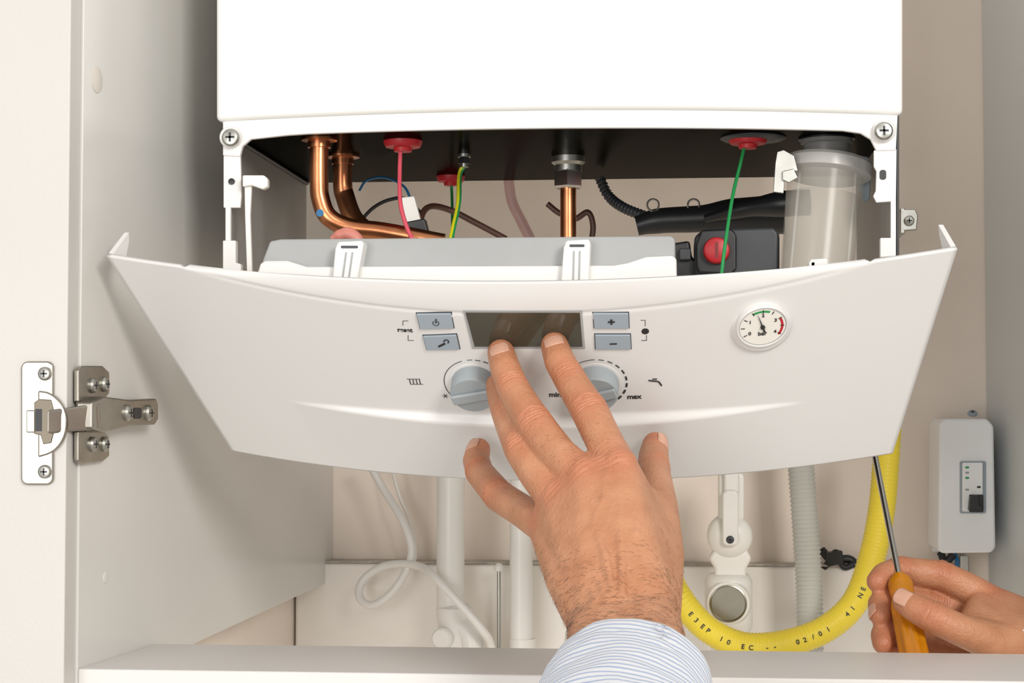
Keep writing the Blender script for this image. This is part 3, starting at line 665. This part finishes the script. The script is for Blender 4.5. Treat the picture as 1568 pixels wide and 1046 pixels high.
hairs(hand,co,no,face&keep&(ppy<985)&(ppx>820),950,.003,.0064,(-.8,-.1,-.2))
k2=(ppy>640)&(ppy<710)&(ppx>800)&(ppx<950)&face
hairs(hand,co,no,k2,60,.002,.0035,(-.6,0,-.5))
hint=V((0,-.6,.8))
cf=[W(966,1044,-.264),W(953,1088,-.305),W(943,1155,-.36),W(935,1280,-.46)]
o=sweep('shirt_sleeve',cf,[.0360,.0375,.040,.043],m_shirt,hand,64,16,flat=.80,hint=hint,lenattr=True,cap=False)
s=o.modifiers.new('s','SOLIDIFY'); s.thickness=.0016; s.offset=1
t=bpy.data.textures.new('fold','CLOUDS'); t.noise_scale=.03
dm=o.modifiers.new('d','DISPLACE'); dm.texture=t; dm.strength=.004; dm.mid_level=.5
# second hand with screwdriver
OY=.14; RS=1.135
sd=group('screwdriver')
sA=W(1338,690,.13); sB=W(1377,886,-.082+OY)
hB=W(1402,1012,-.112+OY)
ax=(sB-sA).normalized()
sweep('shaft',[sA,sA.lerp(sB,.5),sB+ax*.004],.0021,m_bright,sd,16)
ax2=(hB-sB).normalized(); Lh=(hB-sB).length*1.25
lathe('ferrule',[(.004,-.003),(.0058,0),(.0058,.004),(0,.004)],sB,ax2,m_amber,sd)
x_,y_,z_=basis(ax2); vs=[];fs=[];prof=[(0,.001),(.0066,.0),(.0080,.004),(.0076,.009),(.0070,.013),(.0086,.02),(.0090,Lh*.7),(.0088,Lh*.9),(.005,Lh),(0,Lh)]
n_=48
for r,h in prof:
    for i in range(n_):
        a=2*math.pi*i/n_; rr=max(1e-5,r*(1+.06*math.cos(8*a))) if h>.015 else max(1e-5,r); vs.append(sB+x_*(rr*math.cos(a))+y_*(rr*math.sin(a))+z_*h)
for k in range(len(prof)-1):
    for i in range(n_): fs.append((k*n_+i,k*n_+(i+1)%n_,(k+1)*n_+(i+1)%n_,(k+1)*n_+i))
mk('handle',vs,fs,m_amber,sd,40)
h2=group('human_hand')
def Q(px,py,y,r): return P(px,py,y+OY,r*RS)
i2=[Q(1343,890,-.078,6.2),Q(1354,880,-.072,7.2),Q(1378,872,-.066,7.6),Q(1440,880,-.062,8.4),Q(1480,898,-.060,8.6),Q(1520,922,-.060,9.5)]
m2=[Q(1348,942,-.088,6.2),Q(1348,925,-.080,7.2),Q(1368,915,-.068,7.5),Q(1435,925,-.055,8.4),Q(1480,940,-.05,8.6),Q(1522,955,-.05,9.5)]
r2=[Q(1352,985,-.095,6.0),Q(1352,972,-.088,7.0),Q(1375,962,-.075,7.4),Q(1440,970,-.056,8.2),Q(1480,980,-.05,8.4),Q(1522,988,-.05,9.2)]
p2=[Q(1380,1018,-.10,5.8),Q(1378,1008,-.092,6.6),Q(1398,1004,-.08,6.8),Q(1450,1010,-.060,7.4),Q(1490,1015,-.055,7.8),Q(1520,1018,-.05,8.6)]
t2=[Q(1384,921,-.109,6.4),Q(1400,930,-.112,8.0),Q(1424,943,-.115,8.6),Q(1472,965,-.113,8.8),Q(1530,985,-.10,11.5),Q(1590,1000,-.085,14)]
wA=Q(1606,975,-.07,16); wB=Q(1606,1012,-.065,16); fA=Q(1650,1090,-.085,18); fB=Q(1630,1120,-.085,18)
hl=[[i2[5],m2[5],wA,wB],[m2[5],r2[5],wA,wB],[r2[5],p2[5],wA,wB],[t2[4],t2[5],wA,wB],[t2[4],i2[5],wA],[wA,wB,fA,fB],
    [Q(1480,965,-.105,7),Q(1500,925,-.07,7),Q(1560,960,-.08,10)]]
J=[]
dd2=V((.1,-.35,.93))
fj(i2,dd2); fj(m2,V((-.5,-.6,.4))); fj(r2,V((-.5,-.6,.4)))
J.append((t2[2][0],t2[1][0]-t2[3][0],V((-.1,-.8,.6)),t2[2][1],'dip'))
build_hand(h2,[i2,m2,r2,p2,t2],hl,[],J,voxel=.0012,reds=[(i2[0][0],.014,.6),(m2[0][0],.014,.6),(r2[0][0],.014,.6),(t2[0][0],.012,.4)])
hand=h2
nl('nail_thumb',t2,V((-.1,-.85,.5)),.012,.5); nl('nail_middle',m2,V((-.9,-.4,.1)),.009,.4)
o=sweep('shirt_sleeve',[W(1566,958,.072),W(1606,1020,.068),W(1628,1120,.06),W(1630,1230,.05)],[.034,.034,.034,.035],m_cream,h2,40,12,cap=False)
s=o.modifiers.new('s','SOLIDIFY'); s.thickness=.0016; s.offset=1
# ------------------------------------------------------------------ lights
w=bpy.data.worlds.new('world'); sc.world=w; w.use_nodes=True
w.node_tree.nodes['Background'].inputs[0].default_value=(1,.97,.93,1); w.node_tree.nodes['Background'].inputs[1].default_value=.66
def area(nm,loc,tgt,size,en,col):
    l=bpy.data.lights.new(nm,'AREA'); l.shape='RECTANGLE'; l.size=size[0]; l.size_y=size[1]; l.energy=en; l.color=col
    o=bpy.data.objects.new(nm,l); sc.collection.objects.link(o); o.location=loc; o.rotation_euler=(V(tgt)-V(loc)).to_track_quat('-Z','Y').to_euler()
area('softbox_key',(.95,-2.0,.75),(0,0,.05),(.6,.6),31,(1,.96,.91))
area('softbox_fill',(-.7,-2.1,.0),(0,0,0),(1.0,1.0),17,(1,.98,.96))
